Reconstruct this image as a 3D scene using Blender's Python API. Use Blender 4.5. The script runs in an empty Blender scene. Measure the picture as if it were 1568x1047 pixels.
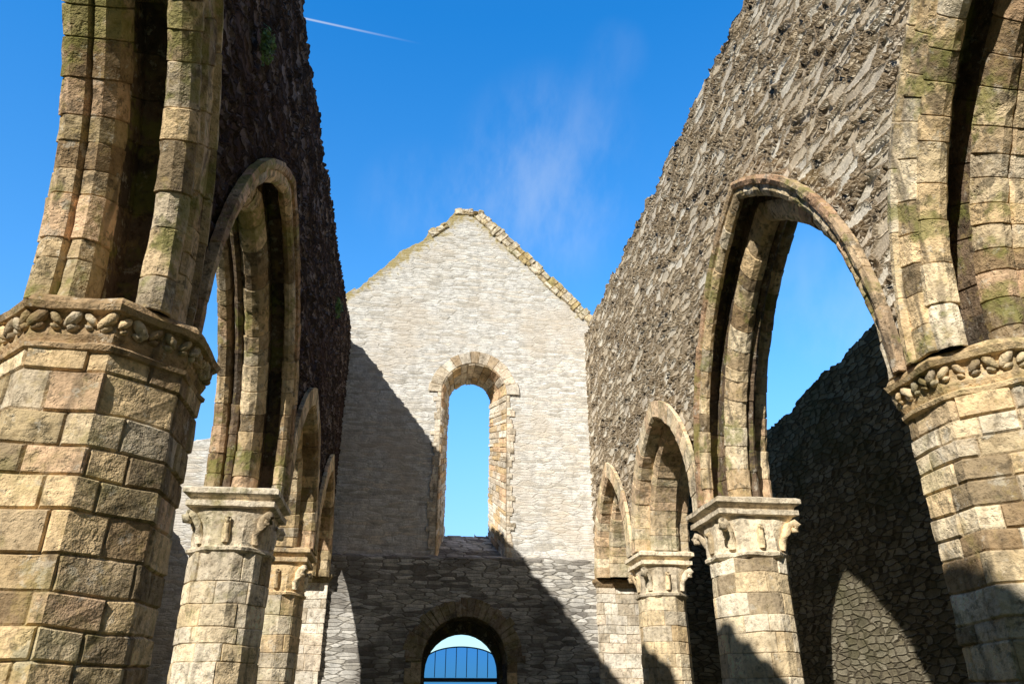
import bpy, math, random
import numpy as np
from mathutils import Vector, noise
random.seed(7)
E=1.6
scene=bpy.context.scene
PITCH=math.radians(25.7); YAW=math.radians(7.2); FP=1165.0

# ------------------------------------------------------------ helpers
class MB:
    def __init__(s): s.v=[];s.f=[];s.c=[];s.m=[]
    def add(s,vs,fs,col,mi=0):
        b=len(s.v); s.v+= [tuple(x) for x in vs]; s.c+=[col]*len(vs)
        for f in fs: s.f.append(tuple(i+b for i in f)); s.m.append(mi)

def new_empty(name):
    o=bpy.data.objects.new(name,None); scene.collection.objects.link(o); return o

def make(name,mb,mats,parent=None,smooth=False):
    me=bpy.data.meshes.new(name); me.from_pydata(mb.v,[],mb.f); 
    for m in mats: me.materials.append(m)
    if len(mats)>1: me.polygons.foreach_set('material_index',mb.m)
    at=me.color_attributes.new('col','FLOAT_COLOR','POINT')
    a=np.ones((len(mb.v),4),dtype=np.float32); a[:,:3]=np.array([c[:3] for c in mb.c],dtype=np.float32)
    at.data.foreach_set('color',a.ravel())
    if smooth: me.polygons.foreach_set('use_smooth',[True]*len(mb.f))
    me.update()
    o=bpy.data.objects.new(name,me); scene.collection.objects.link(o)
    if parent: o.parent=parent
    return o

# ------------------------------------------------------------ materials
class NT:
    def __init__(s,mat):
        mat.use_nodes=True; s.nt=mat.node_tree; s.nt.nodes.clear()
    def n(s,t,**k):
        n=s.nt.nodes.new(t)
        for a,b in k.items(): setattr(n,a,b)
        return n
    def l(s,a,b): s.nt.links.new(a,b)
    def math(s,op,a,b=None,clamp=False):
        n=s.n('ShaderNodeMath',operation=op); n.use_clamp=clamp
        for i,x in enumerate((a,b)):
            if x is None: continue
            if isinstance(x,(int,float)): n.inputs[i].default_value=x
            else: s.l(x,n.inputs[i])
        return n.outputs[0]
    def mix(s,fac,a,b,bt='MIX'):
        n=s.n('ShaderNodeMix',data_type='RGBA',blend_type=bt)
        for i,x in ((0,fac),(6,a),(7,b)):
            if isinstance(x,(int,float)): n.inputs[i].default_value=x
            elif isinstance(x,tuple): n.inputs[i].default_value=x if len(x)==4 else (*x,1)
            else: s.l(x,n.inputs[i])
        return n.outputs[2]
    def noise(s,vec,scale,detail=4,rough=.6,dim='3D'):
        n=s.n('ShaderNodeTexNoise'); n.noise_dimensions=dim; n.inputs['Scale'].default_value=scale
        n.inputs['Detail'].default_value=detail; n.inputs['Roughness'].default_value=rough
        if vec is not None: s.l(vec,n.inputs['Vector'])
        return n
    def mr(s,v,a,b,c=0,d=1,smooth=True):
        n=s.n('ShaderNodeMapRange'); n.interpolation_type='SMOOTHSTEP' if smooth else 'LINEAR'
        s.l(v,n.inputs[0])
        for i,x in zip((1,2,3,4),(a,b,c,d)): n.inputs[i].default_value=x
        return n.outputs[0]
    def ramp(s,v,pts,const=False):
        n=s.n('ShaderNodeValToRGB'); cr=n.color_ramp
        if const: cr.interpolation='CONSTANT'
        while len(cr.elements)<len(pts): cr.elements.new(.5)
        for e,(p,c) in zip(cr.elements,pts): e.position=p; e.color=(*c,1)
        s.l(v,n.inputs[0]); return n.outputs[0]

def rubble(name,palette,mortar,sh,sv,disp,stain=(.2,.17,.12),stain_amt=.4,dist=.5,crest=False,joint=.16,fine=.006,tex=.45,rnd=.9,j0=.02,mid=.5):
    m=bpy.data.materials.new(name); t=NT(m)
    ob=t.n('ShaderNodeTexCoord').outputs['Object']
    sx=t.n('ShaderNodeSeparateXYZ'); t.l(ob,sx.inputs[0])
    cb=t.n('ShaderNodeCombineXYZ'); t.l(t.math('ADD',sx.outputs[0],sx.outputs[1]),cb.inputs[0]); t.l(sx.outputs[2],cb.inputs[1])
    tc=cb.outputs[0]
    mp=t.n('ShaderNodeMapping'); t.l(tc,mp.inputs[0]); mp.inputs['Scale'].default_value=(sh,sv,1)
    nz=t.noise(tc,1.7,2,dim='2D')
    sub=t.n('ShaderNodeVectorMath',operation='SUBTRACT'); t.l(nz.outputs['Color'],sub.inputs[0]); sub.inputs[1].default_value=(.5,.5,.5)
    sc=t.n('ShaderNodeVectorMath',operation='SCALE'); t.l(sub.outputs[0],sc.inputs[0]); sc.inputs['Scale'].default_value=dist*4
    ad=t.n('ShaderNodeVectorMath',operation='ADD'); t.l(mp.outputs[0],ad.inputs[0]); t.l(sc.outputs[0],ad.inputs[1])
    v1=t.n('ShaderNodeTexVoronoi'); v2=t.n('ShaderNodeTexVoronoi',feature='DISTANCE_TO_EDGE')
    for v in (v1,v2): v.voronoi_dimensions='2D'; v.inputs['Scale'].default_value=1; v.inputs['Randomness'].default_value=rnd; t.l(ad.outputs[0],v.inputs['Vector'])
    sep=t.n('ShaderNodeSeparateColor'); t.l(v1.outputs['Color'],sep.inputs[0])
    nf=t.noise(tc,24,3,.7,'2D'); nm=t.noise(tc,5,3,.65,'2D'); nl=t.noise(tc,.55,3,.6,'2D')
    edge=t.math('ADD',v2.outputs['Distance'],t.math('MULTIPLY',t.math('SUBTRACT',nf.outputs[0],.5),.10))
    e=t.mr(edge,j0,joint)
    n=len(palette)
    col=t.ramp(sep.outputs[0],[(i/n,c) for i,c in enumerate(palette)],True)
    col=t.mix(1.0,col,t.ramp(nm.outputs[0],[(.28,(.76,.76,.76)),(.5,(1.06,1.06,1.06)),(.72,(1.28,1.27,1.25))]),'MULTIPLY')
    col=t.mix(tex,col,t.ramp(nf.outputs[0],[(.3,(.6,.6,.6)),(.52,(1.12,1.12,1.12))]),'MULTIPLY')
    col=t.mix(t.mr(e,0,.5,1,0),col,mortar)
    col=t.mix(t.mr(nl.outputs[0],.45,.72,0,stain_amt),col,stain)
    if crest:
        cr=t.math('ADD',sx.outputs[2],t.math('MULTIPLY',t.math('ABSOLUTE',t.math('SUBTRACT',sx.outputs[0],1.15)),.93))
        cr=t.math('ADD',cr,t.math('MULTIPLY',t.math('SUBTRACT',nm.outputs[0],.5),1.6))
        col=t.mix(t.mr(cr,15.4,15.95,0,.85),col,(.50,.40,.15))
    b=t.n('ShaderNodeBsdfDiffuse'); t.l(col,b.inputs['Color']); b.inputs['Roughness'].default_value=.2
    h=t.math('MULTIPLY',e,t.math('ADD',t.math('MULTIPLY',sep.outputs[1],.8),.25))
    h=t.math('MULTIPLY',h,disp)
    h=t.math('ADD',h,t.math('MULTIPLY',t.math('SUBTRACT',nm.outputs[0],.5),disp*mid))
    h=t.math('ADD',h,t.math('MULTIPLY',t.math('SUBTRACT',nf.outputs[0],.5),fine))
    d=t.n('ShaderNodeDisplacement'); d.inputs['Midlevel'].default_value=0; d.inputs['Scale'].default_value=1; t.l(h,d.inputs['Height'])
    o=t.n('ShaderNodeOutputMaterial'); t.l(b.outputs[0],o.inputs[0]); t.l(d.outputs[0],o.inputs[2])
    m.displacement_method='BOTH'
    return m

def ashlar(name,lich=.35,pit=1.0,dark=.4,moss=0.0):
    m=bpy.data.materials.new(name); t=NT(m)
    tc=t.n('ShaderNodeTexCoord').outputs['Object']
    at=t.n('ShaderNodeAttribute',attribute_name='col')
    n1=t.noise(tc,2.3,3,.7); n2=t.noise(tc,13,4,.72); n4=t.noise(tc,5.5,4,.75)
    mp=t.n('ShaderNodeMapping'); t.l(tc,mp.inputs[0]); mp.inputs['Scale'].default_value=(5,5,.7)
    n5=t.noise(mp.outputs[0],1.3,2,.6)
    col=t.mix(1,at.outputs['Color'],t.ramp(n1.outputs[0],[(.3,(.78,.71,.62)),(.5,(1.14,1.09,1.02)),(.7,(1.45,1.38,1.28))]),'MULTIPLY')
    col=t.mix(.85,col,t.ramp(n2.outputs[0],[(.3,(.47,.43,.37)),(.48,(1.08,1.06,1.04)),(.72,(1.32,1.30,1.25))]),'MULTIPLY')
    col=t.mix(t.mr(n4.outputs[0],.54,.64,0,lich),col,(.54,.41,.17))
    sepd=t.n('ShaderNodeSeparateColor'); t.l(n4.outputs['Color'],sepd.inputs[0])
    col=t.mix(t.mr(sepd.outputs[1],.54,.63,0,dark),col,(.085,.075,.055))
    col=t.mix(t.mr(n5.outputs[0],.54,.68,0,dark),col,(.13,.105,.08))
    col=t.mix(t.mr(sepd.outputs[2],.57,.66,0,.45),col,(.78,.73,.62))
    if moss>0:
        n6=t.noise(tc,1.3,4,.75)
        col=t.mix(t.mr(n6.outputs[0],.52,.62,0,moss),col,(.29,.30,.08))
    b=t.n('ShaderNodeBsdfDiffuse'); t.l(col,b.inputs['Color']); b.inputs['Roughness'].default_value=.2
    h=t.math('ADD',t.math('MULTIPLY',n2.outputs[0],.036*pit),t.math('MULTIPLY',t.mr(n4.outputs[0],.3,.45,0,1),.012*pit))
    bp=t.n('ShaderNodeBump'); bp.inputs['Strength'].default_value=.9; bp.inputs['Distance'].default_value=1; t.l(h,bp.inputs['Height'])
    t.l(bp.outputs[0],b.inputs['Normal'])
    o=t.n('ShaderNodeOutputMaterial'); t.l(b.outputs[0],o.inputs[0])
    return m

def plain(name,col,rough=.6,metal=0,var=.2):
    m=bpy.data.materials.new(name); t=NT(m)
    tc=t.n('ShaderNodeTexCoord').outputs['Object']; n=t.noise(tc,9,4)
    c=t.mix(var,(*col,1),t.ramp(n.outputs[0],[(.3,tuple(x*.5 for x in col)),(.7,tuple(min(1,x*1.5) for x in col))]))
    b=t.n('ShaderNodeBsdfPrincipled'); t.l(c,b.inputs['Base Color']); b.inputs['Roughness'].default_value=rough; b.inputs['Metallic'].default_value=metal
    o=t.n('ShaderNodeOutputMaterial'); t.l(b.outputs[0],o.inputs[0]); return m

M_right=rubble('rubble_nave_wall',[(.74,.66,.54),(.80,.74,.64),(.66,.57,.45),(.84,.79,.70),(.72,.62,.48),(.56,.48,.38),(.77,.70,.59),(.68,.61,.52)],(.38,.30,.21),2.2,6.2,.088,stain=(.60,.50,.37),stain_amt=.3,dist=.28,joint=.14,tex=.45,rnd=1.0,mid=.22,fine=.008,j0=.0)
M_left=rubble('rubble_shaded_wall',[(.13,.10,.095),(.19,.155,.14),(.10,.075,.07),(.24,.20,.185),(.08,.065,.06)],(.045,.035,.03),2.6,6.5,.10,stain=(.09,.06,.055),stain_amt=.5,joint=.2,dist=.35)  # darker version of the nave rubble, the wall's shade put into its colour
M_gable=rubble('limewashed_gable_rubble',[(.80,.79,.77),(.84,.83,.81),(.74,.72,.69),(.85,.84,.83),(.62,.59,.54),(.82,.80,.77),(.80,.75,.68)],(.70,.68,.64),2.5,14.5,.016,stain=(.78,.69,.58),stain_amt=.55,dist=.10,joint=.13,tex=.5,crest=True,rnd=.85,fine=.012)
M_low=rubble('lower_gable_rubble',[(.60,.58,.55),(.70,.68,.65),(.44,.42,.39),(.78,.76,.73),(.30,.28,.26),(.64,.61,.56)],(.32,.30,.27),2.7,12.5,.028,stain=(.14,.125,.115),stain_amt=.75,dist=.12,rnd=.88,joint=.13)  # strong dark stain also puts shade of the lower gable into its colour
M_aisle=rubble('aisle_rubble',[(.28,.245,.18),(.33,.295,.22),(.23,.20,.14),(.36,.325,.25),(.21,.185,.135)],(.13,.11,.08),3.4,9,.05,stain=(.10,.10,.05),stain_amt=.6,joint=.18,dist=.2)  # palette darkened so the aisle's shade is partly in the stone colour
M_ash=ashlar('weathered_ashlar',lich=.35,dark=.5,moss=.25); M_ashL=ashlar('lichen_ashlar',lich=.4,dark=.6,pit=1.2,moss=.6); M_pale=ashlar('pale_ashlar',lich=.18,dark=.32,pit=.9)

PAL=[(.72,.58,.38),(.62,.51,.36),(.70,.53,.38),(.50,.42,.28),(.80,.69,.51),(.42,.32,.21),(.59,.53,.43),(.74,.60,.40),(.33,.27,.19)]
PALP=[(.77,.69,.54),(.82,.76,.64),(.69,.59,.42),(.75,.64,.46),(.62,.57,.48),(.82,.77,.67),(.47,.40,.30)]
PALR=[(.54,.38,.27),(.56,.44,.32),(.46,.33,.24),(.62,.50,.36)]
PALG=[(.80,.78,.73),(.76,.70,.62),(.82,.80,.76),(.66,.61,.53)]
PALD=[(.16,.125,.10),(.20,.155,.12),(.12,.10,.085),(.26,.20,.15)]  # dark stones; in the arch hollows they carry recess shade as colour
MORT=(.33,.27,.19)
def pick(p): 
    c=random.choice(p); k=random.uniform(.82,1.12); return tuple(x*k for x in c)

# ------------------------------------------------------------ block building
def block(mb,F,s0,s1,t0,t1,sb,tb,bs,bt,col,r,mi=0,jit=.004,mort=MORT):
    ss=[s0,s0+bs]+[x for x in sb if s0+bs*1.2<x<s1-bs*1.2]+[s1-bs,s1]
    ts=[t0,t0+bt]+[x for x in tb if t0+bt*1.2<x<t1-bt*1.2]+[t1-bt,t1]
    b=len(mb.v); ni=len(ss); nj=len(ts); r=r*random.uniform(.4,1.6)
    for i,s in enumerate(ss):
        for j,t in enumerate(ts):
            ed=i in(0,ni-1) or j in(0,nj-1)
            mb.v.append(tuple(F(s,t,0 if ed else r+random.uniform(-jit,jit))))
            mb.c.append(tuple(.5*a+.5*c for a,c in zip(mort,col)) if ed else col)
    for i in range(ni-1):
        for j in range(nj-1):
            a=b+i*nj+j; mb.f.append((a,a+nj,a+nj+1,a+1)); mb.m.append(mi)

def splits(a,b,lo,hi):
    out=[a]
    while b-out[-1]>hi: out.append(out[-1]+random.uniform(lo,hi))
    if b-out[-1]<lo*.6 and len(out)>1: out[-1]=b
    else: out.append(b)
    return out

def ngon(n,ap,ph=0.5):
    R=ap/math.cos(math.pi/n)
    return [(R*math.cos(2*math.pi*(k+ph)/n),R*math.sin(2*math.pi*(k+ph)/n)) for k in range(n)]
def shaft(mb,cx,cy,poly,z0,z1,pal,hc=(.22,.36),lc=(.3,.62),r=.014,mi=0,bev=.014):
    n=len(poly); L=[0]
    for i in range(n):
        p,q=poly[i],poly[(i+1)%n]; L.append(L[-1]+math.hypot(q[0]-p[0],q[1]-p[1]))
    P=L[-1]; ap=min(math.hypot((poly[i][0]+poly[(i+1)%n][0])/2,(poly[i][1]+poly[(i+1)%n][1])/2) for i in range(n))
    def F(s,t,off):
        s=s%P
        i=0
        while i<n-1 and L[i+1]<=s: i+=1
        k=(s-L[i])/(L[i+1]-L[i]); p,q=poly[i],poly[(i+1)%n]
        x=p[0]+(q[0]-p[0])*k; y=p[1]+(q[1]-p[1])*k; sc=1+off/ap
        w=.028*noise.noise((cx+x*2.2,cy+y*2.2,t*2.0))*min(1,(t-z0)*4,(z1-t)*4)
        sc+=.012*noise.noise((cx+x*3,cy+y*3,t*3+9))
        return (cx+x*sc,cy+y*sc,t+w)
    corners=[l+P*w for w in (0,1) for l in L[:-1]]+[2*P]
    for a,b in zip(*(lambda z:(z[:-1],z[1:]))(splits(z0,z1,*hc))):
        st=random.uniform(0,.5); sp=splits(st,st+P,*lc)
        for s0,s1 in zip(sp[:-1],sp[1:]):
            sub=[s0+(s1-s0)*k/3 for k in (1,2)]
            sb=sorted([c for c in corners if s0<c<s1]+[x for x in sub if all(abs(x-c)>.03 for c in corners)])
            block(mb,F,s0,s1,a,b,sb,[(a+b)/2],bev,bev,pick(pal),r,mi,jit=.005)

def loft(mb,cx,cy,rows,pal,mi=0,cap=True,jit=.004):
    n=len(rows[0][1]); col=pick(pal); b=len(mb.v)
    for z,poly in rows:
        for x,y in poly:
            j=noise.noise((cx+x*4,cy+y*4,z*6))*jit*2
            mb.v.append((cx+x*(1+j),cy+y*(1+j),z+j*.5)); mb.c.append(col)
    for r in range(len(rows)-1):
        for i in range(n):
            j=(i+1)%n; a=b+r*n
            mb.f.append((a+i,a+j,a+n+j,a+n+i)); mb.m.append(mi)
    if cap:
        mb.f.append(tuple(b+i for i in range(n))[::-1]); mb.m.append(mi)
        a=b+(len(rows)-1)*n; mb.f.append(tuple(a+i for i in range(n))); mb.m.append(mi)

def mixpoly(ap,m,N=64):
    out=[]
    for k in range(N):
        ph=2*math.pi*k/N
        a8=((ph+math.pi/8)%(math.pi/4))-math.pi/8
        a4=((ph+math.pi/4)%(math.pi/2))-math.pi/4
        r=(1-m)*ap/math.cos(a8)+m*ap/math.cos(a4)
        out.append((r*math.cos(ph),r*math.sin(ph)))
    return out

def tube(mb,path,rad,col,n=8,flat=1.0):
    b=len(mb.v); m=len(path)
    for i,p in enumerate(path):
        p=Vector(p); d=(Vector(path[min(i+1,m-1)])-Vector(path[max(i-1,0)])).normalized()
        up=Vector((0,0,1)) if abs(d.z)<.9 else Vector((1,0,.0))
        u=d.cross(up).normalized(); w=d.cross(u)
        for k in range(n):
            a=2*math.pi*k/n; q=p+u*math.cos(a)*rad[i]+w*math.sin(a)*rad[i]*flat
            mb.v.append(tuple(q)); mb.c.append(col)
    for i in range(m-1):
        for k in range(n):
            k2=(k+1)%n; mb.f.append((b+i*n+k,b+i*n+k2,b+(i+1)*n+k2,b+(i+1)*n+k)); mb.m.append(0)
    mb.f.append(tuple(b+k for k in range(n))); mb.m.append(0)
    mb.f.append(tuple(b+(m-1)*n+k for k in range(n))); mb.m.append(0)

def lump(mb,c,rx,ry,rz,col,ang=0,tilt=0):
    b=len(mb.v); N=8;Mr=5
    for i in range(Mr+1):
        th=math.pi*i/Mr
        for k in range(N):
            a=2*math.pi*k/N; j=random.uniform(.75,1.15)
            x=rx*math.sin(th)*math.cos(a)*j; y=ry*math.sin(th)*math.sin(a)*j; z=rz*math.cos(th)
            x,z=x*math.cos(tilt)-z*math.sin(tilt),x*math.sin(tilt)+z*math.cos(tilt)
            mb.v.append((c[0]+x*math.cos(ang)-y*math.sin(ang),c[1]+x*math.sin(ang)+y*math.cos(ang),c[2]+z)); mb.c.append(col)
    for i in range(Mr):
        for k in range(N):
            k2=(k+1)%N; mb.f.append((b+i*N+k,b+(i+1)*N+k,b+(i+1)*N+k2,b+i*N+k2)); mb.m.append(0)

ZR=2.95+E; ZL=2.85+E
ZS=ZR   # springing level of the side being built
def base(mb,cx,cy,ap,sq,pal):
    loft(mb,cx,cy,[(-.02,mixpoly(ap*1.45,sq)),(.22,mixpoly(ap*1.45,sq)),(.25,mixpoly(ap*1.36,sq*.6)),(.36,mixpoly(ap*1.36,.0)),(.42,mixpoly(ap*1.18,0)),(.47,mixpoly(ap*1.2,0)),(.52,mixpoly(ap*1.0,0))],pal,cap=True)

def column_pillar(cx,cy,ap,hw,pal,mat):
    root=new_empty('stone_column'); 
    mb=MB(); H=.95
    shaft(mb,cx,cy,ngon(12,ap),.5,ZS-H*.92,pal,hc=(.2,.36),lc=(.3,.75),r=.012); make('shaft',mb,[mat],root)
    mb=MB(); base(mb,cx,cy,ap,1,pal); make('base',mb,[mat],root)
    mb=MB(); z0=ZS-H*.95
    rows=[(z0,mixpoly(ap,0)),(z0+.03,mixpoly(ap+.04,0)),(z0+.07,mixpoly(ap+.045,0)),(z0+.10,mixpoly(ap+.0,0))]
    hb=.50
    for k in range(11):
        t=k/10; f=t**2.0; rows.append((z0+.12+hb*t,mixpoly(ap*(1-f)+(hw-.09)*f,f)))
    loft(mb,cx,cy,rows,pal,jit=.02); make('capital_bell',mb,[mat],root)
    mb=MB(); za=z0+.12+hb
    loft(mb,cx,cy,[(za,mixpoly(hw-.07,1)),(za+.015,mixpoly(hw-.02,1)),(za+.09,mixpoly(hw-.02,1)),(za+.10,mixpoly(hw-.07,1)),(za+.14,mixpoly(hw-.06,1)),
        (za+.17,mixpoly(hw+.0,1)),(za+.185,mixpoly(hw+.025,1)),(ZS-.03,mixpoly(hw+.025,1)),(ZS,mixpoly(hw-.03,1))],pal,jit=.008); make('abacus',mb,[mat],root)
    mb=MB()
    for k in range(8):
        a=math.pi/4*k; cor=(k%2==1); c=pick(pal); ca,sa=math.cos(a),math.sin(a)
        if cor:
            R=hw*1.22
            pr=[(ap*1.0,.14),(ap*1.05,.28),(ap*1.15+.02,.40),(R*.92,.50),(R*1.02,.53),(R*1.07,.48),(R*1.04,.42),(R*.97,.42),(R*.95,.46)]
            rd=[.07,.10,.09,.075,.07,.07,.065,.055,.03]
        else:
            R=hw*.92
            pr=[(ap*.99,.14),(ap*1.0,.26),(R*.95,.40),(R*1.0,.47),(R*1.06,.44),(R*1.02,.39)]
            rd=[.08,.11,.08,.05,.045,.03]
        tube(mb,[(cx+ca*r,cy+sa*r,z0+z) for r,z in pr],rd,c,9,.55 if not cor else .75)
    make('crockets',mb,[mat],root,True)
    return root

def big_pier(cx,cy,ap,hw,pal,mat):
    root=new_empty('stone_pier')
    mb=MB(); shaft(mb,cx,cy,ngon(8,ap),.5,ZS-.4,pal,hc=(.15,.32),lc=(.25,.62),r=.022,bev=.018); make('shaft',mb,[mat],root)
    mb=MB(); base(mb,cx,cy,ap,.5,pal); make('base',mb,[mat],root)
    mb=MB(); z=ZS
    P=lambda a:[(p[0]*(1-k)+q[0]*k,p[1]*(1-k)+q[1]*k) for p,q in zip(ngon(8,a),ngon(8,a)[1:]+ngon(8,a)[:1]) for k in (0,.25,.5,.75)]
    loft(mb,cx,cy,[(z-.44,P(ap)),(z-.42,P(ap+.05)),(z-.385,P(ap+.06)),(z-.36,P(ap+.02)),(z-.30,P(ap+.045)),(z-.2,P(hw-.09)),(z-.13,P(hw-.07)),(z-.12,P(hw-.01)),(z-.07,P(hw+.01)),(z-.06,P(hw-.02)),(z-.02,P(hw-.03)),(z+.01,P(hw-.06))],pal[5:] if pal is PAL else pal,jit=.016)
    make('capital',mb,[mat],root)
    mb=MB(); poly=P(hw-.06); n0=len(poly)
    for i in range(0,n0,4):
        p,q=poly[i],poly[(i+4)%n0]; L=math.hypot(q[0]-p[0],q[1]-p[1]); n=int(L/.105)
        an=math.atan2(q[1]-p[1],q[0]-p[0])
        for k in range(n):
            f=(k+.5)/n; x=p[0]+(q[0]-p[0])*f; y=p[1]+(q[1]-p[1])*f; c=pick(PAL[3:]); s=random.uniform(.75,1.2)
            sg=1 if (k%2) else -1
            lump(mb,(cx+x,cy+y,z-.185),.045*s,.045*s,.085*s,c,an,sg*.7)
            lump(mb,(cx+x*.97,cy+y*.97,z-.25),.05*s,.045,.028*s,c,an,-sg*.3)
    make('leaf_frieze',mb,[mat],root,True)
    return root

# arches ------------------------------------------------------
def arcF(cy,a,R,zs,sgn,xf,dx):
    def pos(s,x,off):
        Rp=R-off; thm=math.acos(max(-1,min(1,(R-a)/Rp))); th=s*thm
        return (xf+dx*x, cy+sgn*(Rp*math.cos(th)-(R-a)), zs+Rp*math.sin(th))
    return pos
def arch_ring(mb,xf,dx,cy,a,rise,groups,pal,r=.012,mi=0,jw=.012):
    R=(rise*rise+a*a)/(2*a); thm=math.acos((R-a)/R)
    for sgn in (-1,1):
        pos=arcF(cy,a,R,ZS,sgn,xf,dx)
        for gr in groups:
            prof,vlen=gr[:2]; pl=gr[2] if len(gr)>2 else pal
            L=[0]
            for p,q in zip(prof[:-1],prof[1:]): L.append(L[-1]+math.hypot(q[0]-p[0],q[1]-p[1]))
            ns=[]
            for p,q in zip(prof[:-1],prof[1:]):
                d=(q[0]-p[0],q[1]-p[1]); l=math.hypot(*d); ns.append((-d[1]/l,d[0]/l))
            def F(s,t,off):
                i=0
                while i<len(prof)-2 and L[i+1]<t-1e-6: i+=1
                k=(t-L[i])/(L[i+1]-L[i]); x=prof[i][0]+(prof[i+1][0]-prof[i][0])*k; o=prof[i][1]+(prof[i+1][1]-prof[i][1])*k
                nx,no=ns[i]
                if abs(k-1)<1e-6 and i<len(ns)-1: nx,no=(nx+ns[i+1][0])*.7,(no+ns[i+1][1])*.7
                return pos(s,x+nx*off,o+no*off)
            al=R*thm; sp=splits(0,al,vlen*.6,vlen*1.4)
            for s0,s1 in zip(sp[:-1],sp[1:]):
                n=max(1,int((s1-s0)/.13)); sb=[ (s0+(s1-s0)*k/n)/al for k in range(1,n)]
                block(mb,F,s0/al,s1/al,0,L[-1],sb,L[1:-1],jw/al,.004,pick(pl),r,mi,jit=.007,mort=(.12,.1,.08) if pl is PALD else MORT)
    return R

T=1.1
NEAR=[([(.04,-.03),(-.05,-.03),(-.06,.03),(-.01,.07)],.7),
     ([(-.012,.065),(-.012,.26),(.03,.31)],.34),
     ([(.025,.29),(.025,.36),(.07,.43),(.14,.46),(.22,.44),(.27,.38),(.29,.30)],.40),
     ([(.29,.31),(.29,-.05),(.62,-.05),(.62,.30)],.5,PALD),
     ([(.61,.28),(.61,.36),(.64,.48),(.72,.54),(.80,.52),(.83,.46),(.87,.54),(.98,.55),(1.04,.50),(1.07,.42),(1.112,.38),(1.112,-.02)],.34)]
BIG=[([(.04,-.03),(-.06,-.03),(-.07,.02),(-.05,.07),(-.01,.085)],.7,PALR),
     ([(-.012,.08),(-.012,.17),(.01,.21),(.05,.24),(.10,.22),(.13,.16)],.34),
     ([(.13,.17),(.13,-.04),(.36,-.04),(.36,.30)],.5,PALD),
     ([(.35,.28),(.35,.34),(.38,.46),(.44,.54),(.52,.56),(.60,.54),(.65,.46),(.67,.38)],.36),
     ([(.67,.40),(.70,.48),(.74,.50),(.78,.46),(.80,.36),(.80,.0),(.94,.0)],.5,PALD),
     ([(.93,.0),(.93,.20),(.98,.24),(1.06,.23),(1.112,.18),(1.112,-.02)],.36)]
SML=[([(.04,-.01),(-.03,-.01),(-.03,.30),(.02,.34),(.28,.34)],.30),
     ([(.27,.32),(.27,.44),(.33,.50),(.77,.50),(.83,.44),(.83,.32)],.34),
     ([(.82,.34),(1.08,.34),(1.12,.30),(1.12,-.01)],.36)]
AR=[(-2.5,2.75,4.35,BIG),(3.3,2.8,4.38,NEAR),(9.1,2.8,4.38,BIG),(14.02,2.07,2.66,SML),(17.95,1.72,2.55,SML)]
AL=[(-2.5,2.75,4.35,BIG),(3.3,2.8,4.45,NEAR),(9.1,2.8,3.95,BIG),(14.02,2.07,2.7,SML),(17.95,1.72,2.6,SML)]
def in_arch(A,u,z,inset):
    for cy,a,rise,pr in A:
        if abs(u-cy)<a and z>=ZS-.1:
            R=(rise*rise+a*a)/(2*a); Rp=R-inset
            if math.hypot(abs(u-cy)+(R-a),max(0,z-ZS))<Rp: return True
    return False

def rag(u,seed,amp=.07,step=.33):
    i=math.floor(u/step+seed*3.1)
    r=random.Random(int(i*131+seed*977)); s=r.uniform(-amp,amp)
    return s+amp*1.8*noise.noise((u*.7,seed*5.3,0))

def sheet(name,P,us,z0,top,hF,hB,resz,thick,mats,parent,flip=False,zb0=None,resb=.12):
    zb0=z0 if zb0 is None else zb0
    tmax=max(top(u) for u in us)
    N=max(2,int((tmax-z0)/resz)); K=max(4,int(thick/ (resz*3))); Mb=max(4,int((tmax-zb0)/resb))
    prm=[('f',k/N) for k in range(N+1)]+[('t',k/K) for k in range(1,K)]+[('b',k/Mb) for k in range(Mb,-1,-1)]
    nr=len(prm); V=[]
    for u in us:
        h=top(u)
        for kd,f in prm:
            if kd=='f': V.append(P(u,0,z0+(h-z0)*f))
            elif kd=='t': V.append(P(u,thick*f,h+.03*math.sin(math.pi*f)))
            else: V.append(P(u,thick,zb0+(h-zb0)*f))
    F=[]
    for i in range(len(us)-1):
        um=(us[i]+us[i+1])/2; h=top(um)
        for j in range(nr-1):
            kd,f=prm[j]; kd2,f2=prm[j+1]
            if kd=='f' and kd2=='f' and hF and hF(um,z0+(h-z0)*(f+f2)/2): continue
            if kd=='b' and kd2=='b' and hB and hB(um,zb0+(h-zb0)*(f+f2)/2): continue
            a=i*nr+j; q=(a,a+1,a+nr+1,a+nr)
            F.append(q[::-1] if flip else q)
    mb=MB(); mb.v=V; mb.c=[(.5,.5,.5)]*len(V); mb.f=F; mb.m=[0]*len(F)
    return make(name,mb,mats,parent,True)

def lin(a,b,st): 
    n=int(math.ceil((b-a)/st)); return [a+(b-a)*k/n for k in range(n+1)]

# ------------------------------------------------------------ arcade walls
XR=4.65; XL=-2.05
def arcade(A,xf,dx,H,mat,us,resz,seed,palb,pals,flip):
    root=new_empty('nave_arcade_wall')
    top=lambda u:H+E+rag(u,seed)
    h=lambda u,z:in_arch(A,u,z,.07)
    sheet('rubble_masonry',lambda u,d,z:(xf+dx*(.04+d),u,z),us,ZS-.01,top,h,h,resz,T-.06,[mat],root,flip)
    for cy,a,rise,pr in A:
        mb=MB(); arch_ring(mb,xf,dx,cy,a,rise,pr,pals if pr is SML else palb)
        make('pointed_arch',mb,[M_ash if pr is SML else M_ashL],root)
    return root
usR=lin(-6,3.4,.1)[:-1]+lin(3.4,12.0,.022)[:-1]+lin(12.0,20.02,.034)
usL=lin(-6,4,.1)[:-1]+lin(4,20.02,.045)
arcade(AR,XR,1,10.12,M_right,usR,.024,1,PAL+PALP[:3],[(.74,.59,.44),(.78,.67,.50),(.69,.56,.41),(.76,.69,.56)],True)
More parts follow.
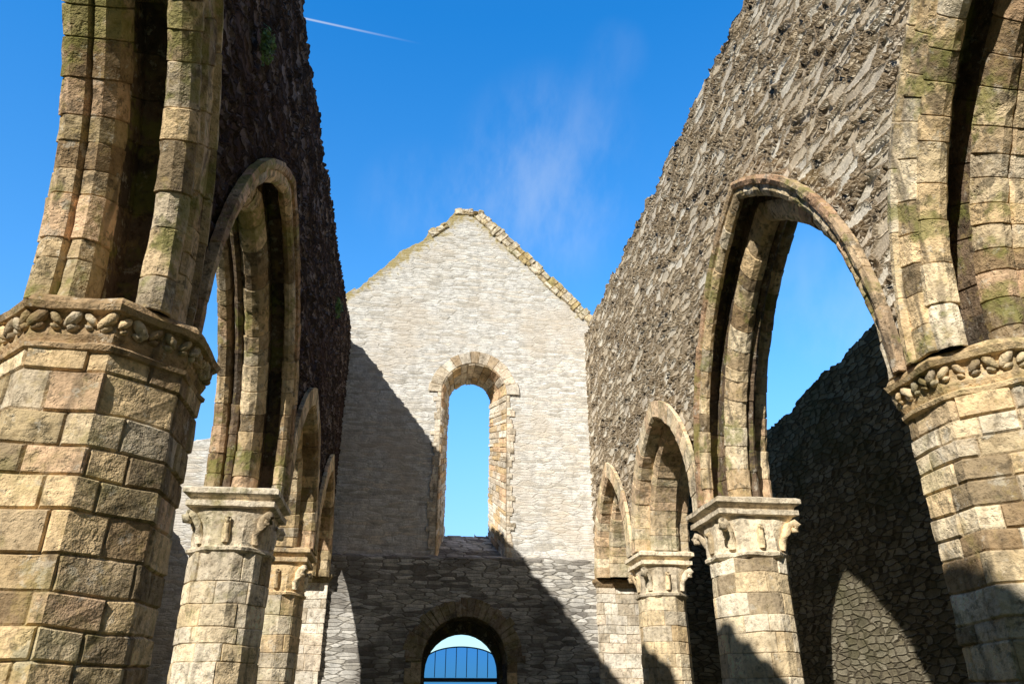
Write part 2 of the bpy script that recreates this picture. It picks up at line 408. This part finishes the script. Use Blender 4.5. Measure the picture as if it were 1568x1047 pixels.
big_pier(5.42,6.2,.69,.82,PAL+PALP[:3],M_ash); big_pier(5.42,.35,.69,.85,PAL,M_ash)
column_pillar(5.22,11.72,.56,.66,PALP,M_pale); column_pillar(5.20,16.15,.47,.56,PALP[:5]+PAL[:2],M_pale)
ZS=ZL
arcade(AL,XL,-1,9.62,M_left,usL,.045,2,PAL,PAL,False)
big_pier(-2.66,6.27,.69,.82,PAL,M_ash); big_pier(-2.66,.35,.69,.85,PAL,M_ash)
column_pillar(-2.62,11.72,.54,.63,PALP,M_ash); column_pillar(-2.60,16.15,.47,.56,PALP[:5]+PAL[:2],M_ash)
ZS=ZR
for sx in (-2.6,5.2):
    root=new_empty('stone_respond'); mb=MB()
    rp=lambda w,d:[(-w,-d),(w,-d),(w,d),(-w,d)]
    shaft(mb,sx,19.86,rp(.55,.32),0,ZS-.2,PALG,hc=(.2,.35),lc=(.3,.6)); make('pilaster',mb,[M_pale],root)
    mb=MB(); loft(mb,sx,19.86,[(ZS-.22,rp(.56,.33)),(ZS-.16,rp(.60,.38)),(ZS-.08,rp(.66,.42)),(ZS-.02,rp(.66,.42)),(ZS+.0,rp(.6,.38))],PAL,jit=0); make('impost',mb,[M_ash],root)

# ------------------------------------------------------------ west gable
YG=20.0
gp=[(-3.2,10.2),(-2.35,11.0),(-1.68,11.6),(-1.15,12.2),(-.95,12.5),(-.25,13.05),(-.05,13.45),(.45,13.75),(.72,14.2),(1.6,14.25),(3.67,12.05),(4.46,11.2),(5.14,10.55),(5.8,9.8)]
def gtop(u):
    z=np.interp(u,[p[0] for p in gp],[p[1] for p in gp])+E
    return float(z)+rag(u,5,.07,.17)
wc,wh,wsp,wb=1.45,.92,8.02+E,3.4+E
bc,bh,bsp,bb=1.385,.625,8.1+E,4.2+E
def warch(c,h,sp,bt,m):
    def f(u,z):
        if z<bt or abs(u-c)>h+m: return False
        return z<sp or math.hypot(u-c,z-sp)<h+m
    return f
DC,DH,DS=1.34,1.05,1.0+E
dh=lambda u,z:(abs(u-DC)<DH and (z<DS or math.hypot(u-DC,z-DS)<DH))
hf=warch(wc,wh,wsp,wb-1,.06); hb0=warch(bc,bh,bsp,bb,.05)
G=new_empty('abbey_gable_wall')
sheet('upper_masonry',lambda u,d,z:(u,YG+.02+d,z),lin(-3.2,5.8,.035),3.3+E,gtop,hf,lambda u,z:hb0(u,z) or dh(u,z),.03,.98,[M_gable],G,True,zb0=0)
def lowtop(u): return 3.42+E+rag(u,8,.01)
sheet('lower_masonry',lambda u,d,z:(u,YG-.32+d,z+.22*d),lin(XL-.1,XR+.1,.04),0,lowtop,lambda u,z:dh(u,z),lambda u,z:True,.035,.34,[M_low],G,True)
mb=MB()
def outl(c,h,sp,bt,s):
    if s<.35: return (c-h,bt+(sp-bt)*s/.35)
    if s>.65: return (c+h,bt+(sp-bt)*(1-s)/.35)
    a=math.pi*(1-(s-.35)/.3); return (c+h*math.cos(a),sp+h*math.sin(a))
def FR(s,t,off):
    x0,z0=outl(wc,wh,wsp,wb,s); x1,z1=outl(bc,bh,bsp,bb,s)
    if s<.35: n=(1,0)
    elif s>.65: n=(-1,0)
    else:
        a=math.pi*(1-(s-.35)/.3); n=(-math.cos(a),-math.sin(a))
    return (x0+(x1-x0)*t+n[0]*off,YG-.03+t*1.03,z0+(z1-z0)*t+n[1]*off)
for a,b in zip(*(lambda z:(z[:-1],z[1:]))(splits(0,.35,.008,.018)+splits(.35,.65,.022,.034)[1:]+splits(.65,1,.008,.018)[1:])):
    tp=[0]+sorted([random.uniform(.25,.45),random.uniform(.55,.8)])+[1]
    for t0,t1 in zip(tp[:-1],tp[1:]): block(mb,FR,a,b,t0,t1,[(a+b)/2],[],.0012,.012,pick(PALG+PAL[:3]),.03,jit=.012)
make('window_reveal',mb,[M_pale],G)
mb=MB()
FA=lambda c,sp,Y:(lambda s,t,off:(c+t*math.cos(s),Y-off,sp+t*math.sin(s)))
sp=splits(0,math.pi,.17,.3)
for a,b in zip(sp[:-1],sp[1:]): block(mb,FA(wc,wsp,YG-.03),a,b,wh,wh+random.uniform(.28,.38),[(a+b)/2],[],.012,.012,pick(PALG+[(.66,.55,.42)]),.02)
for sd in (-1,1):
    zz=splits(wb+.1,wsp,.07,.22)
    for a,b in zip(zz[:-1],zz[1:]):
        w=random.uniform(.08,.26); x0=wc+sd*wh; x1=x0+sd*w
        block(mb,lambda s,t,off:(s,YG-.015-off,t),min(x0,x1),max(x0,x1),a,b,[],[],.02,.015,pick(PALG),.006)
make('window_surround',mb,[M_pale],G)
mb=MB(); nn=24
for i in range(nn+1):
    for j in range(nn+1):
        t=j/nn; x0=wc-wh-.02+(2*wh+.04)*i/nn; x1=bc-bh-.02+(2*bh+.04)*i/nn
        mb.v.append((x0+(x1-x0)*t,YG-.03+1.03*t,wb+.02+(bb-wb)*t)); mb.c.append((.4,.4,.4))
for i in range(nn):
    for j in range(nn):
        a=i*(nn+1)+j; mb.f.append((a,a+nn+1,a+nn+2,a+1)); mb.m.append(0)
make('window_sill',mb,[M_low],G,True)
mb=MB()
sp=splits(0,math.pi,.10,.17)
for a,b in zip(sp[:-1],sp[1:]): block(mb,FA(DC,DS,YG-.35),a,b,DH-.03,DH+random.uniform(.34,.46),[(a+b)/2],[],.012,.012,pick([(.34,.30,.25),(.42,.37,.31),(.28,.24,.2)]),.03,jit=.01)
for sd in (-1,1):
    zz=splits(0,DS,.22,.36)
    for a,b in zip(zz[:-1],zz[1:]):
        w=random.choice([.25,.4]); x0=DC+sd*(DH-.03); x1=x0+sd*w
        block(mb,lambda s,t,off:(s,YG-.35-off,t),min(x0,x1),max(x0,x1),a,b,[],[],.012,.012,pick(PAL[5:]),.02)
def FD(y0,y1,h0):
    def F(s,t,off):
        h=h0-off
        if s<.35: x,z=DC-h,DS*s/.35
        elif s>.65: x,z=DC+h,DS*(1-s)/.35
        else:
            a=math.pi*(1-(s-.35)/.3); x,z=DC+h*math.cos(a),DS+h*math.sin(a)
        return (x,y0+(y1-y0)*t,z)
    return F
ss=splits(0,.35,.03,.05)+splits(.35,.65,.02,.03)[1:]+splits(.65,1,.03,.05)[1:]
for a,b in zip(ss[:-1],ss[1:]): block(mb,FD(YG-.37,YG+.62,DH-.03),a,b,0,1,[(a+b)/2],[.5],.0015,.01,pick(PALD),.01)
make('doorway_arch',mb,[M_ash],G)
mb=MB(); n=40; IH=.92; IS=.80+E
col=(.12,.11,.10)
def inner(k):
    s=k/n
    if s<.3: return (DC-IH,IS*s/.3)
    if s>.7: return (DC+IH,IS*(1-s)/.3)
    a=math.pi*(1-(s-.3)/.4); return (DC+IH*math.cos(a),IS+IH*math.sin(a))
def outer(k):
    s=k/n; Hh=DH+.03
    if s<.3: return (DC-Hh,DS*s/.3)
    if s>.7: return (DC+Hh,DS*(1-s)/.3)
    a=math.pi*(1-(s-.3)/.4); return (DC+Hh*math.cos(a),DS+Hh*math.sin(a))
for k in range(n+1):
    o=outer(k); i=inner(k)
    mb.v+= [(o[0],YG+.6,o[1]),(i[0],YG+.6,i[1]),(i[0],YG+1.02,i[1]),(o[0],YG+1.03,o[1])]; mb.c+=[col]*4
for k in range(n):
    for j in range(3): a=k*4+j; mb.f.append((a,a+1,a+5,a+4)); mb.m.append(0)
make('doorway_inner_order',mb,[M_ash],G)
M_cl=ashlar('lichen_coping',lich=.6,dark=.2,pit=1.2,moss=.4)
PC=[(.78,.74,.64),(.70,.62,.46),(.82,.78,.70),(.64,.54,.32)]
def coping(p0,p1,w,d,pal,name,lc=(.12,.3)):
    mb=MB(); p0=Vector(p0);p1=Vector(p1); u=(p1-p0); L=u.length; u.normalize(); nrm=Vector((u.y,-u.x)); 
    if nrm.y>0: nrm=-nrm
    sp=splits(0,L,*lc)
    for a,b in zip(sp[:-1],sp[1:]):
        c=pick(pal); up=random.uniform(-.02,.08); wv=w*random.uniform(.75,1.1)
        def F(s,t,off):
            q=p0+u*s+nrm*t; return (q.x,YG-d-off,q.y+E)
        def F2(s,t,off):
            q=p0+u*s-nrm*(off+up); return (q.x,YG-d+t,q.y+E)
        def F3(s,t,off):
            q=p0+u*s+nrm*(wv+off); return (q.x,YG-d+t,q.y+E)
        ww=[-up,wv] if random.random()<.4 else [-up,wv*random.uniform(.35,.65),wv]
        for t0,t1 in zip(ww[:-1],ww[1:]): block(mb,F,a,b,t0,t1,[(a+b)/2],[(t0+t1)/2],.02,.02,pick(pal),.03,jit=.02)
        block(mb,F2,a,b,0,.7,[(a+b)/2],[],.02,.02,c,.03,jit=.02)
        block(mb,F3,a,b,0,d+.04,[],[],.012,.012,c,.005)
    make(name,mb,[M_cl],G)
coping((1.55,14.22),(5.3,10.38),.32,.02,PC,'verge_coping')
coping((.70,14.2),(1.62,14.25),.16,.02,PC,'apex_coping')
coping((-.1,13.35),(.45,13.72),.22,.02,PC,'verge_stones',(.14,.3))

# ------------------------------------------------------------ aisle walls
def aisle(name,P,us,top,res,mat,flip,thick=.9):
    root=new_empty(name); sheet('masonry',P,us,0,top,None,None,res,thick,[mat],root,flip); return root
def rtop(u):
    return 6.1+E+.11*max(0,15.3-u)+rag(u,11,.07,.4)
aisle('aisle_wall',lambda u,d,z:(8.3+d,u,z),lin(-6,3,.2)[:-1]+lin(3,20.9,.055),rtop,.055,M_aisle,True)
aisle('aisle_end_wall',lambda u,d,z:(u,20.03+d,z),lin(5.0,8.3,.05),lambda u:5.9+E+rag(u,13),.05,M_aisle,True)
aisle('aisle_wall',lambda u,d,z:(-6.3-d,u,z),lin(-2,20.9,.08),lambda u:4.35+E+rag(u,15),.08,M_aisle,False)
aisle('aisle_end_wall',lambda u,d,z:(u,20.03+d,z),lin(-6.9,-2.6,.05),lambda u:6.3+E+.18*(u+6.3)+rag(u,17),.05,M_gable,True)

# ------------------------------------------------------------ glazed door
M_blue=bpy.data.materials.new('blue_tinted_glass'); t=NT(M_blue)
tb=t.n('ShaderNodeBsdfTransparent'); tb.inputs[0].default_value=(.07,.25,.62,1)
gb=t.n('ShaderNodeBsdfGlossy'); gb.inputs['Roughness'].default_value=.1
mx=t.n('ShaderNodeMixShader'); mx.inputs[0].default_value=.05; t.l(tb.outputs[0],mx.inputs[1]); t.l(gb.outputs[0],mx.inputs[2])
o=t.n('ShaderNodeOutputMaterial'); t.l(mx.outputs[0],o.inputs[0])
M_fr=plain('dark_frame',(.04,.05,.07),.5); M_lt=plain('light_glazing_bar',(.14,.28,.50),.4)
root=new_empty('blue_glazed_door')
def box(mb,x0,x1,y0,y1,z0,z1,mi=0):
    mb.add([(x0,y0,z0),(x1,y0,z0),(x1,y1,z0),(x0,y1,z0),(x0,y0,z1),(x1,y0,z1),(x1,y1,z1),(x0,y1,z1)],
     [(0,3,2,1),(4,5,6,7),(0,1,5,4),(1,2,6,5),(2,3,7,6),(3,0,4,7)],(.5,.5,.5),mi)
def gz(x): return E+1.02+.38*math.sqrt(max(0,1-((x-DC)/.96)**2))
mb=MB(); vs=[];N=24
for k in range(N+1):
    x=DC-.94+1.88*k/N; vs+=[(x,YG+.8,.02),(x,YG+.8,gz(x))]
mb.add(vs,[(2*k,2*k+2,2*k+3,2*k+1) for k in range(N)],(.5,.5,.5)); make('glass_panels',mb,[M_blue],root)
mb=MB()
for k in range(1,7): x=DC-.93+1.86*k/7; box(mb,x-.009,x+.009,YG+.77,YG+.797,.7+E,gz(x)-.005)
tube(mb,[(DC-.93+1.86*k/N,YG+.79,gz(DC-.93+1.86*k/N)+.012) for k in range(N+1)],[.018]*(N+1),(.5,.5,.5),6)
make('glazing_bars',mb,[M_lt],root)
mb=MB(); box(mb,DC-.945,DC+.945,YG+.75,YG+.85,.60+E,.69+E); box(mb,DC-.945,DC+.945,YG+.75,YG+.85,0.02,.12); make('door_rail',mb,[M_fr],root)

# ------------------------------------------------------------ plants
def plant(c,r,n,nx):
    mb=MB()
    for i in range(n):
        d=Vector((random.gauss(0,1),random.gauss(0,1),random.gauss(0,1))).normalized()*r*random.uniform(.2,1)
        p=Vector(c)+Vector((abs(d.x)*nx*.7,d.y,d.z*1.2-.1*abs(d.x)))
        a=Vector((random.gauss(0,1),random.gauss(0,1),random.gauss(0,1))).normalized(); b=a.orthogonal().normalized()
        l=random.uniform(.02,.05); k=random.uniform(.5,1.6)
        mb.add([p-a*l,p+b*l*.4,p+a*l,p-b*l*.4],[(0,1,2,3)],(.10*k,.20*k,.045*k))
    for i in range(12):
        d=Vector((abs(random.gauss(0,1))*nx,random.gauss(0,1),random.gauss(0,1))).normalized()*r
        tube(mb,[c,tuple(Vector(c)+d*.6),tuple(Vector(c)+d)],[.006,.004,.002],(.08,.09,.04),4)
    m=bpy.data.materials.get('leaves')
    if not m:
        m=bpy.data.materials.new('leaves'); t=NT(m); at=t.n('ShaderNodeAttribute',attribute_name='col')
        b=t.n('ShaderNodeBsdfPrincipled'); t.l(at.outputs[0],b.inputs[0]); b.inputs['Roughness'].default_value=.7
        o=t.n('ShaderNodeOutputMaterial'); t.l(b.outputs[0],o.inputs[0])
    make('wall_plant',mb,[m])
def pixdir(px,py):
    xc=(px-784)/FP; yc=(523-py)/FP; fh=math.cos(PITCH)-math.sin(PITCH)*yc; z=math.sin(PITCH)+math.cos(PITCH)*yc
    return Vector((xc*math.cos(YAW)+fh*math.sin(YAW),-xc*math.sin(YAW)+fh*math.cos(YAW),z))
def wallpt(px,py,x):
    d=pixdir(px,py); return d*(x/d.x)+Vector((0,0,E))
plant(tuple(wallpt(403,68,XL+.05)),.2,400,1)
plant(tuple(wallpt(515,470,XL+.05)),.22,400,1)

# ground
m=rubble('grass_ground',[(.06,.09,.03),(.08,.11,.04),(.05,.07,.025),(.10,.11,.05)],(.05,.05,.03),3,3,.0)
m.displacement_method='BUMP'
mb=MB(); mb.add([(-400,-400,0),(400,-400,0),(400,400,0),(-400,400,0)],[(0,1,2,3)],(.1,.1,.1)); make('grass_ground',mb,[m])

# ------------------------------------------------------------ light
SD=Vector((1,1.48,-1.24)).normalized()
el=math.asin(-SD.z); rot=math.atan2(-SD.x,-SD.y)
sl=bpy.data.lights.new('sun','SUN'); sl.energy=5.0; sl.angle=math.radians(.5); sl.color=(1,.94,.82)
so=bpy.data.objects.new('sun',sl); so.rotation_euler=SD.to_track_quat('-Z','Y').to_euler(); so.location=(-10,-14,20); scene.collection.objects.link(so)
w=bpy.data.worlds.new('World'); scene.world=w; w.use_nodes=True
t=NT.__new__(NT); t.nt=w.node_tree; t.nt.nodes.clear()
sky=t.n('ShaderNodeTexSky',sky_type='NISHITA'); sky.sun_disc=False; sky.sun_elevation=el; sky.sun_rotation=rot%(2*math.pi); sky.air_density=1.0; sky.dust_density=.3; sky.ozone_density=1.6
tc=t.n('ShaderNodeTexCoord').outputs['Generated']
def dot(v):
    n=t.n('ShaderNodeVectorMath',operation='DOT_PRODUCT'); t.l(tc,n.inputs[0]); n.inputs[1].default_value=tuple(v); return n.outputs['Value']
cd=Vector((math.sin(.3)*math.cos(.6),math.cos(.3)*math.cos(.6),math.sin(.6)))
hs=t.n('ShaderNodeHueSaturation'); hs.inputs['Saturation'].default_value=1.08; t.l(sky.outputs[0],hs.inputs['Color'])
up=dot((0,0,1))
t.l(t.math('MULTIPLY',t.mr(dot(cd),.3,.78,.22,2.0),t.mr(up,.0,.4,.5,1.0)),hs.inputs['Value'])  # added falloff: sky boosted in view, dimmed elsewhere to deepen shadows
tint=t.ramp(up,[(.15,(.80,1.0,1.12)),(.45,(.42,.95,1.24)),(.75,(.12,.84,1.30))])
col=t.mix(1.0,hs.outputs[0],tint,'MULTIPLY')
mp=t.n('ShaderNodeMapping'); t.l(tc,mp.inputs[0]); mp.inputs['Rotation'].default_value=(0,.7,.3); mp.inputs['Scale'].default_value=(2.2,1,1)
nz=t.noise(mp.outputs[0],4,6,.6)
fac=None
for px,py,rad,amt in ((845,265,.15,.15),(800,335,.14,.10),(940,85,.05,.05),(1280,460,.12,.14),(640,310,.09,.10)):
    d=pixdir(px,py).normalized(); dd=dot(d); k=t.mr(dd,math.cos(rad),1,0,amt)
    fac=k if fac is None else t.math('ADD',fac,k)
fac=t.math('MULTIPLY',fac,t.mr(nz.outputs[0],.40,.72))
d1=pixdir(475,30).normalized(); d2=pixdir(640,66).normalized(); nn_=d1.cross(d2).normalized(); al=(d2-d1).normalized()
a=t.math('ABSOLUTE',dot(nn_)); line=t.mr(a,.0002,.0018,1,0)
pa=dot(al); s0=d1.dot(al); s1=d2.dot(al)
line=t.math('MULTIPLY',line,t.math('MULTIPLY',t.mr(pa,s0-.08,s0-.05),t.mr(pa,s0-.01,s1+.01,.5,0)))
fac=t.math('ADD',fac,line,True)
col=t.mix(fac,col,(6.5,7,7.5,1))
bg=t.n('ShaderNodeBackground'); bg.inputs['Strength'].default_value=.13; t.l(col,bg.inputs[0])
o=t.n('ShaderNodeOutputWorld'); t.l(bg.outputs[0],o.inputs[0])

cam=bpy.data.cameras.new('camera'); cam.lens=FP/1568*36; cam.clip_end=2000; cam.clip_start=.05
co=bpy.data.objects.new('camera',cam); co.location=(0,0,E); co.rotation_euler=(math.radians(90)+PITCH,0,-YAW); scene.collection.objects.link(co); scene.camera=co
scene.view_settings.view_transform='Standard'; scene.view_settings.look='None'; scene.view_settings.exposure=0
